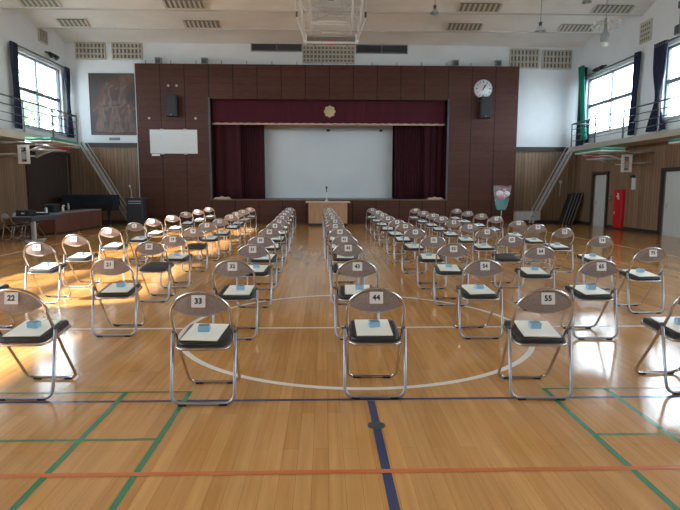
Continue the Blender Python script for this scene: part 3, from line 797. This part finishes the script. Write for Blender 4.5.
# ------------------------------------------------------------------ cabinet side things
for k, (ya, yb, lab) in enumerate(((17.75, 19.6, 'low red-brown cabinet with grey top, the one nearer the long table'), (19.62, 21.4, 'low red-brown cabinet with grey top, the one next to the covered piano'))):
    t = thing('low_cabinet', lab, 'cabinet', (-9.32, (ya + yb) / 2, 0)); w = (yb - ya) / 2
    part('body', MB().box(-.3, .3, -w, w, .05, .66, .006), M_cab, t)
    part('top', MB().box(-.33, .33, -w, w, .66, .70, .006), M_grey, t, 'grey top')
    part('plinth', MB().box(-.26, .26, -w + .03, w - .03, 0, .05), M_black, t)
    for yy in (-w / 2, w / 2):
        d = part('door', MB().box(.3, .315, yy - w / 2 + .01, yy + w / 2 - .01, .08, .64, .003), M_cab, t)
        part('handle', MB().box(.315, .33, yy - .05, yy + .05, .55, .57), M_dgrey, d)
t = thing('covered_piano', 'grand piano under a dark blue cover in front of the ladder', 'piano', (-9.62, 22.1, 0))
o = [(-.95, -.5), (.95, -.5), (1.0, .1), (.6, .45), (-.2, .6), (-.95, .62)]
part('case', MB().poly(o, .62, 1.0, 'xy'), M_black, t)
def sk(z0, z1, k0, k1):
    n = len(o); vs = []
    for z, kk in ((z0, k0), (z1, k1)):
        for i in range(n):
            for j in range(6):
                a = o[i]; c = o[(i + 1) % n]; u = j / 6; w = 1 + (.015 * math.sin(j * 2.1 + i) if z == z0 else 0)
                vs.append(((a[0] + (c[0] - a[0]) * u) * kk * w, (a[1] + (c[1] - a[1]) * u) * kk * w, z))
    m = n * 6; return vs, [(i, (i + 1) % m, m + (i + 1) % m, m + i) for i in range(m)] + [tuple(range(m, 2 * m))]
part('cover', MB().add(*sk(.84, 1.24, 1.05, 1.01)), M_navycloth, t, 'dark blue quilted cover')
for (x, y) in ((-.8, -.38), (.8, -.38), (-.3, .45)):
    lg = part('leg', MB().lathe([(.05, .06), (.06, .3), (.085, .62)], 12, (x, y, 0)), M_black, t)
    part('caster', MB().lathe([(.04, -.015), (.04, .015)], 12, (x, y, .04), RX), M_grey, lg)
part('pedal_lyre', MB().box(-.1, .1, -.3, -.2, .08, .62).box(-.12, .12, -.42, -.2, .05, .1), M_black, t)
# pedestal table
t = thing('pedestal_table', 'blue-grey topped folding table on a pale column leg beside cabinets', 'table', (-8.55, 15.8, 0))
part('table_top', MB().box(-.3, .3, -.9, .9, .69, .72, .006), mat('blue_grey_laminate', (.10, .13, .19), .35), t)
part('skirt', MB().box(-.26, .26, -.82, .82, .58, .69), M_dgrey, t)
for yy in (-.25,):
    part('column', MB().box(-.05, .05, yy - .05, yy + .05, .04, .6, .008), M_lgrey, t)
    part('foot', MB().box(-.27, .27, yy - .04, yy + .04, 0, .035, .008).box(-.04, .04, yy - .4, yy + .6, 0, .03), M_lgrey, t)
def small(name, lab, cat, x, y, z, builder):
    t = thing(name, lab, cat, (x, y, z)); builder(t)
small('equipment_case', 'dark equipment case on the table end away from the stage', 'case', -8.6, 15.3, .72, lambda t: (part('shell', MB().box(-.2, .2, -.16, .16, 0, .17, .015), M_black, t), part('latch', MB().box(-.04, .04, -.17, -.16, .06, .1), M_lgrey, t), part('handle', MB().tube(fillet([(-.08, -.17, .12), (-.08, -.21, .12), (.08, -.21, .12), (.08, -.17, .12)], .02), .008, 6), M_dgrey, t)))
small('document_tray', 'dark tray of papers in the middle of the table', 'tray', -8.55, 16.0, .72, lambda t: (part('tray', MB().box(-.17, .17, -.14, .14, 0, .06, .005), M_navycloth, t), part('paper', MB().box(-.14, .14, -.11, .11, .06, .075), M_card, t)))
small('thermos', 'silver bottle with dark cap standing on the table', 'bottle', -8.65, 16.5, .72, lambda t: (part('bottle_body', MB().lathe([(.04, 0), (.042, .02), (.042, .17), (.025, .2)], 16), M_zinc, t), part('cap', MB().lathe([(.027, .2), (.027, .25)], 14), M_black, t)))
small('desk_fan_box', 'dark box standing on the cabinet nearer the long table', 'box', -9.3, 18.2, .70, lambda t: (part('box_body', MB().box(-.14, .14, -.2, .2, 0, .24, .01), M_navycloth, t), part('box_lid', MB().box(-.145, .145, -.205, .205, .24, .27, .008), M_dgrey, t)))
small('spray_bottle', 'white spray bottle on the cabinet nearer the long table', 'bottle', -9.22, 18.75, .70, lambda t: (part('bottle_body', MB().lathe([(.04, 0), (.042, .14), (.018, .18)], 14), M_white, t), part('nozzle', MB().box(-.02, .06, -.012, .012, .18, .23, .004), M_white, t)))
small('steel_flask', 'steel flask on the cabinet beside the spray bottle', 'bottle', -9.22, 19.15, .70, lambda t: (part('bottle_body', MB().lathe([(.045, 0), (.045, .2), (.03, .23)], 14), M_zinc, t), part('cap', MB().lathe([(.03, .23), (.03, .28)], 14), M_lgrey, t)))

# lectern
t = thing('lectern', 'dark slate lectern with two pale bands in front of the stage wall', 'lectern', (-7.95, 22.3, 0))
part('body', MB().box(-.33, .33, -.22, .22, .05, 1.06, .01), mat('slate_laminate', (.035, .042, .055), .45), t)
part('base', MB().box(-.36, .36, -.25, .25, 0, .05, .01), M_black, t)
part('top', MB().box(-.37, .37, -.27, .27, 1.06, 1.12, .012, M=Matrix.Rotation(0, 4, 'X')), M_dgrey, t)
for z in (.88, .97): part('band', MB().box(-.26, .26, -.225, -.22, z, z + .035), mat('pale_blue_band', (.35, .48, .60), .4), t, 'pale blue band')
t = thing('lectern_microphone', 'gooseneck microphone standing on the slate lectern', 'microphone', (-8.13, 22.3, 1.12))
part('base', MB().lathe([(.06, 0), (.06, .02), (.02, .03)], 16), M_lgrey, t)
part('gooseneck', MB().tube(fillet([(0, 0, .02), (0, 0, .3), (-.04, -.04, .42)], .1), .012, 8), M_lgrey, t)
part('head', MB().lathe([(.015, 0), (.04, .03), (.045, .07), (.02, .1)], 12, (-.045, -.045, .41)), M_lgrey, t)

# podium
t = thing('speech_table', 'tan wooden speech table with pale top before the stage', 'table', (-.19, 22.2, 0))
part('front_panel', MB().box(-.78, .78, -.3, -.27, .1, .93, .004), M_tan, t)
for x in (-.765, .765): part('side_panel', MB().box(x - .015, x + .015, -.27, .3, .1, .93, .003), M_tan, t)
part('shelf', MB().box(-.75, .75, -.27, .28, .5, .52), M_tan, t)
part('table_top', MB().box(-.90, .90, -.36, .36, .93, .99, .008), M_tantop, t, 'pale top')
part('plinth', MB().box(-.74, .74, -.27, .27, 0, .1), M_black, t)
t = thing('table_microphone', 'microphone on a slim white stand on the speech table', 'microphone', (-.24, 22.1, .99))
part('base', MB().lathe([(.075, 0), (.07, .02), (.03, .05)], 20), M_white, t)
part('stem', MB().lathe([(.035, .04), (.022, .3), (.016, .36)], 14), M_white, t)
part('head', MB().lathe([(.016, .36), (.02, .5), (.034, .52), (.036, .58), (.02, .61)], 14), M_black, t)

# bouquet on a stand
t = thing('flower_bundle', 'wrapped bundle of white and pink blooms over teal paper on a pole', 'flowers', (6.43, 20.6, 0))
part('pole', MB().tube([(0, 0, .02), (0, 0, .8)], .012, 8), M_lgrey, t)
part('base', MB().lathe([(.16, 0), (.16, .015), (.03, .03)], 20), M_dgrey, t)
def cone(r0, r1, z0, z1, n=22, wob=.03, seed=1):
    rnd = random.Random(seed)
    def fn(u, v):
        a = u * 2 * PI; r = r0 + (r1 - r0) * v ** .7; r *= 1 + wob * math.sin(a * 7 + v * 3)
        return Vector((r * math.cos(a), r * .6 * math.sin(a), z0 + (z1 - z0) * v + .05 * v * math.sin(a * 3 + 1)))
    return MB().grid(fn, 36, 8)
part('teal_wrap', cone(.15, .27, .70, 1.10), M_teal, t, 'teal paper')
part('film_wrap', cone(.19, .34, .74, 1.6, wob=.06), M_wrap, t, 'clear film')
rnd = random.Random(4)
for k in range(10):
    a = rnd.uniform(0, 2 * PI); r = rnd.uniform(.02, .2)
    part('bloom', MB().lathe([(.01, -.12), (.11, -.06), (.14, .01), (.11, .09), (.02, .13)], 12, (r * math.cos(a), r * .6 * math.sin(a), 1.14 + rnd.uniform(0, .2))), M_bloom if k < 8 else M_pink, t, 'white bloom' if k < 8 else 'pink bloom')
part('bloom', MB().lathe([(.01, -.06), (.06, -.03), (.07, .02), (.02, .07)], 12, (.05, -.1, 1.45)), M_pink, t, 'pink bloom')

# ------------------------------------------------------------------ the folding chair
HX = .206
def side_y(z):      # side profile of the front frame tube
    if z < .46: return .43 - (.43 - .115) * (z / .46)
    if z < .60: return .115 - .085 * ((z - .46) / .14)
    return .03 - .045 * min(1, (z - .60) / .18)
def arch(x, rx=.207, z0=.605, rz=.175):
    return z0 + rz * math.sqrt(max(0, 1 - (x / rx) ** 2)) ** .9
pf = []
pf += [Vector((-.20, side_y(.05), .05))]
low = fillet([(-.20, side_y(.30), .30), (-.192, .43, .013), (.192, .43, .013), (.20, side_y(.30), .30)], .07, 5)
seq = [Vector(p) for p in low]
seq += [Vector((.203, side_y(z), z)) for z in (.38, .44, .47, .51, .56, .60)]
for k in range(1, 20):
    a = PI * k / 20; x = .205 * math.cos(a); z = .605 + .175 * math.sin(a) ** .95; seq.append(Vector((x, side_y(z) - .006 * (1 - (x / .205) ** 2) * 2, z)))
seq += [Vector((-.203, side_y(z), z)) for z in (.60, .56, .51, .47, .44, .38)]
me_frame = MB().tube(seq, .0112, 10, True).mesh('front_frame', M_chrome)
rl = fillet([(-HX - .012, .095, .475), (-HX - .012, .0, .013), (HX + .012, .0, .013), (HX + .012, .095, .475)], .075, 6)
me_rear = MB().tube(rl, .0115, 10).mesh('rear_leg_frame', M_zinc)
# seat
SA = math.atan2(.040, .40)
def seat_outline(hw_r, hw_f, y0, y1, r0, r1, n=6):
    pts = [(-hw_r, y0), (hw_r, y0), (hw_f, y1), (-hw_f, y1)]; rr = [r0, r0, r1, r1]; out = []
    for i in range(4):
        a, b_, c = Vector(pts[i - 1]), Vector(pts[i]), Vector(pts[(i + 1) % 4]); r = rr[i]
        p = b_ + (a - b_).normalized() * r; q = b_ + (c - b_).normalized() * r
        for k in range(n + 1):
            t = k / n; out.append(p * (1 - t) ** 2 + b_ * 2 * t * (1 - t) + q * t * t)
    return out
def seat_z(y): return .425 + .10 * y      # top surface
b = MB(); base = seat_outline(.180, .172, .015, .42, .075, .05)
rings = []
c0 = Vector((0, .22))
for (k, dz) in ((.95, -.036), (1.0, -.028), (1.0, -.010), (.965, -.001), (.80, .002), (.4, .003)):
    rings.append([((c0.x + (p.x - c0.x) * k), (c0.y + (p.y - c0.y) * k), dz) for p in base])
vs = []; n = len(base)
for r in rings: vs += [(x, y, seat_z(y) + dz) for x, y, dz in r]
fs = [tuple(range(n - 1, -1, -1))]
for i in range(len(rings) - 1):
    for j in range(n): fs.append((i * n + j, i * n + (j + 1) % n, (i + 1) * n + (j + 1) % n, (i + 1) * n + j))
fs.append(tuple((len(rings) - 1) * n + j for j in range(n)))
b.add(vs, fs, True); me_seat = b.mesh('seat', M_seat)
so_ = seat_outline(.186, .178, .008, .425, .08, .055)
me_sframe = MB().tube([(p.x, p.y, seat_z(p.y) - .040) for p in so_], .0095, 8, True).mesh('seat_frame', M_chrome)
# backrest: lens-shaped padded panel
def back_fn(u, v):
    x = (u * 2 - 1) * .195
    zt = .605 + .168 * math.sqrt(max(0, 1 - (x / .2) ** 2)); zb = .690 - .055 * math.cos(x / .2 * PI / 2) ** .8 - .04 + .005
    zb = .668 - .062 * (1 - (x / .2) ** 2)
    zt = max(zt, zb + .002)
    z = zb + (zt - zb) * v
    bulge = .012 * math.sin(v * PI) * (1 - (x / .2) ** 2)
    y = side_y(z) - .030 * (1 - (x / .2) ** 2) * .6
    return Vector((x, y - bulge, z))
def back_f2(u, v):
    p = back_fn(u, v); x = p.x
    return p + Vector((0, .012 + .02 * math.sin(v * PI) * (1 - (x / .2) ** 2), 0))
b = MB(); b.grid(back_fn, 20, 8); b.grid(back_f2, 20, 8)
nu, nv = 20, 8; k0 = (nu + 1) * (nv + 1)
Bd = [i for i in range(nu + 1)] + [j * (nu + 1) + nu for j in range(1, nv + 1)] + [nv * (nu + 1) + i for i in range(nu - 1, -1, -1)] + [j * (nu + 1) for j in range(nv - 1, 0, -1)]
for a_, b_ in zip(Bd, Bd[1:] + Bd[:1]): b.f.append((a_, b_, b_ + k0, a_ + k0)); b.m.append(0); b.sm.append(True)
me_back = b.mesh('backrest', M_vinyl)
me_hinge = MB().box(-.010, .010, -.018, .018, -.028, .028, .006).mesh('hinge', M_dgrey)
me_foot = MB().box(-.03, .03, -.014, .014, 0, .016, .004).mesh('rubber_foot', M_rubber)
me_card = MB().box(-.047, .047, -.0008, .0, -.040, .040).mesh('number_card', M_card)
CARD_Y = -.0395; CARD_Z = .722

def text_mesh(s, size):
    cu = bpy.data.curves.new('t', 'FONT'); cu.body = s; cu.size = size; cu.align_x = 'CENTER'; cu.align_y = 'CENTER'; cu.offset = .0021; cu.extrude = .0003; cu.resolution_u = 3
    cu.space_character = 1.05
    ob = bpy.data.objects.new('t', cu); COL.objects.link(ob)
    dg = bpy.context.evaluated_depsgraph_get(); dg.update()
    me = bpy.data.meshes.new_from_object(ob.evaluated_get(dg)); bpy.data.objects.remove(ob); bpy.data.curves.remove(cu)
    me.name = 'number'; me.materials.clear(); me.materials.append(M_ink)
    me.transform(Matrix.Rotation(PI / 2, 4, 'X')); return me

def make_chair(loc, rz, num, label, group, name='folding_chair'):
    t = thing(name, label, 'chair', loc, rz, group)
    link('front_frame', me_frame, t); link('rear_leg_frame', me_rear, t)
    link('seat', me_seat, t); link('seat_frame', me_sframe, t); link('backrest', me_back, t)
    for sx in (-1, 1):
        link('hinge', me_hinge, t, (sx * (HX + .006), .108, .47))
        link('rubber_foot', me_foot, t, (sx * .12, .43, 0)); link('rubber_foot', me_foot, t, (sx * .14, 0, 0))
    if num:
        c = link('number_card', me_card, t, (0, CARD_Y, CARD_Z), (math.radians(-10), 0, 0))
        link('number', text_mesh(str(num), .050), c, (0, -.0012, 0))
    return t

ROWS = {1: {22: (14, 3.80, -2.50), 33: (0, 3.67, -1.18), 44: (0, 3.77, .04), 55: (0, 3.72, 1.24), 66: (0, 3.81, 2.433)},
 2: {10: (0, 5.45, -3.90), 21: (0, 5.49, -2.49), 32: (0, 5.34, -1.23), 43: (0, 5.32, 0), 54: (0, 5.33, 1.27), 65: (0, 5.28, 2.42)},
 3: {9: (0, 7.14, -4.06), 20: (0, 7.22, -2.64), 31: (0, 6.85, -1.23), 42: (0, 7.01, -.02), 53: (0, 6.9, 1.33), 64: (0, 6.62, 2.35), 75: (0, 6.41, 3.63)},
 4: {8: (0, 8.47, -4.19), 19: (0, 8.30, -2.63), 30: (0, 8.05, -1.27), 41: (0, 8.27, -.02), 52: (0, 8.07, 1.31), 63: (0, 8.16, 2.52), 74: (0, 7.94, 3.80)},
 5: {7: (0, 10.01, -4.26), 18: (0, 10.0, -2.73), 29: (0, 9.69, -1.31), 40: (0, 9.68, -.05), 51: (0, 9.61, 1.29), 62: (0, 9.65, 2.59), 73: (0, 9.71, 4.02)},
 6: {6: (0, 11.42, -4.28), 17: (0, 11.61, -2.82), 28: (0, 11.39, -1.36), 39: (0, 11.29, -.10), 50: (0, 11.2, 1.35), 61: (0, 10.96, 2.63), 72: (0, 10.64, 3.9)},
 7: {5: (0, 13.0, -4.40), 16: (0, 13.0, -2.82), 27: (0, 12.97, -1.40), 38: (0, 13.02, -.07), 49: (0, 12.5, 1.35), 60: (0, 12.43, 2.65), 71: (0, 11.89, 3.96)},
 8: {4: (0, 14.61, -4.39), 15: (0, 15.27, -2.93), 26: (0, 14.74, -1.47), 37: (0, 14.96, -.10), 48: (0, 14.15, 1.33), 59: (0, 13.87, 2.68), 70: (0, 13.79, 4.07)},
 9: {3: (0, 16.94, -4.61), 14: (0, 16.97, -3.05), 25: (0, 16.51, -1.53), 36: (0, 16.67, -.13), 47: (0, 15.97, 1.37), 58: (0, 15.44, 2.78), 69: (0, 15.34, 4.14)},
 10: {2: (0, 18.97, -4.71), 13: (0, 18.74, -3.11), 24: (0, 18.27, -1.58), 35: (0, 18.46, -.15), 46: (0, 18.0, 1.43), 57: (0, 17.12, 2.81), 68: (0, 17.07, 4.21)},
 11: {1: (0, 21.32, -4.84), 12: (0, 20.82, -3.17), 23: (0, 20.86, -1.66), 34: (0, 20.58, -.17), 45: (0, 20.22, 1.45), 56: (0, 19.58, 2.96), 67: (0, 19.15, 4.36)}}
WD = ['zero', 'one', 'two', 'three', 'four', 'five', 'six', 'seven', 'eight', 'nine', 'ten', 'eleven']
NO_BOOK = {20, 63, 18}
# a booklet and a small box, built once, copied per seat
bt = MB(); bt.box(-.128, .128, -.165, .165, .0, .009, .002)
me_cover = bt.mesh('booklet_cover', M_booklet)
me_pages = MB().box(-.1245, .1265, -.162, .162, .0015, .0075).mesh('booklet_pages', M_card)
me_boxb = MB().box(-.041, .041, -.028, .028, 0, .042, .004).mesh('box_body', M_blue)
me_boxt = MB().box(-.036, .036, -.023, .023, .0415, .0435).mesh('box_label', M_bluegrey)
for r, row in ROWS.items():
    ym = sum(v[1] for v in row.values()) / len(row)
    for n_, (_, yy, xx) in row.items():
        y = yy if r < 4 else yy * .6 + ym * .4
        x = -.3238 + (xx + .3238) * (y / yy)
        y *= .977; x = -.3238 + (x + .3238) * .977      # back card stands at 0.737 m
        col = (n_ - 1) // 11 + 1
        rz = math.radians(random.uniform(-2.5, 2.5))
        if n_ == 66: rz = math.radians(3)
        # label plane sits 4 cm behind the base point of the rear feet
        loc = (x, y + .005, 0)
        where = 'row %s from blue line, file %s from brown cabinets' % (WD[r], WD[col])
        ch = make_chair(loc, rz, n_, 'grey folding chair with card %d, %s' % (n_, where), 'numbered folding chairs')
        ch.scale = (.985, 1.0, 1.02)
        if n_ in NO_BOOK: continue
        M = Matrix.Translation(loc) @ Matrix.Rotation(rz, 4, 'Z')
        bx, by = random.uniform(-.015, .02), .205 + random.uniform(-.01, .015)
        az = math.radians(random.uniform(-5, 5))
        if n_ in (22, 44): az = math.radians(2)
        tilt = math.atan(.10)
        MM = M @ Matrix.Translation((bx, by, seat_z(by) * 1.02 + .0045)) @ Matrix.Rotation(tilt, 4, 'X') @ Matrix.Rotation(az, 4, 'Z')
        bk = thing('booklet', 'cream booklet lying on chair %d, %s' % (n_, where), 'booklet', group='booklets on the chairs'); bk.matrix_world = MM
        link('cover', me_cover, bk)
        bxo = thing('small_box', 'small blue box on chair %d, %s' % (n_, where), 'box', group='small blue boxes on the chairs')
        bxo.matrix_world = MM @ Matrix.Translation((random.uniform(-.015, .025), .005 + random.uniform(-.01, .03), .0092)) @ Matrix.Rotation(math.radians(random.uniform(-9, 9)), 4, 'Z')
        link('box_body', me_boxb, bxo); link('box_label', me_boxt, bxo)
for k, (x, y) in enumerate(((-9.5, 15.85), (-9.52, 16.42), (-9.5, 17.0))):
    make_chair((x, y, 0), -PI / 2, None, ['first', 'second', 'third'][k] + ' folding chair without card behind the long table, counting towards the stage', 'chairs behind the long table')

# ------------------------------------------------------------------ outdoors seen through the windows, plus an unseen shade tree
struct('ground', MB().box(-90, 90, -60, 90, -.6, -.45), M_ground)
def tree(x, y, h, r, seed, lab, nl=2200, ls=.13):
    rnd = random.Random(seed); t = thing('garden_tree', lab, 'tree', (x, y, -.45), group='trees outside the windows')
    part('trunk', MB().tube([(0, 0, 0), (.1, .05, h * .35), (0, 0, h * .7)], .18, 10, taper=[1.2, .9, .4]), M_bark, t)
    b = MB(); vs = []; fs = []
    cl = [(Vector((rnd.gauss(0, r * .5), rnd.gauss(0, r * .5), h * .68 + rnd.gauss(0, r * .45))), r * rnd.uniform(.25, .45)) for _ in range(14 if nl < 5000 else 34)]
    for k in range(nl):
        c, cr = rnd.choice(cl); d = Vector((rnd.gauss(0, 1), rnd.gauss(0, 1), rnd.gauss(0, 1))).normalized() * cr * rnd.uniform(.5, 1)
        p = c + d; a = Vector((rnd.uniform(-1, 1), rnd.uniform(-1, 1), rnd.uniform(-1, 1))).normalized() * ls; e_ = a.orthogonal().normalized() * ls * .7
        o = len(vs); vs += [p - a, p + e_, p + a, p - e_]; fs.append((o, o + 1, o + 2, o + 3))
    b.add(vs, fs); part('foliage', b, M_leaf, t)
tree(-19, 27.5, 9.0, 3.0, 1, 'leafy tree outside the painting-side window, towards the stage')
tree(-16.4, 19.9, 13.8, 3.3, 2, 'tall leafy tree added out of view to shade the painting-side window', 14000, .26)  # unseen tree, added to keep direct sun off the stage wall
tree(-20, 35, 10, 3.0, 5, 'leafy tree outside the painting-side window, farther out')
tree(17.5, 28, 5.6, 2.0, 3, 'low leafy tree outside the hydrant-side window nearer the stage')
tree(16.5, 23, 5.2, 1.8, 4, 'low leafy tree outside the second hydrant-side window')
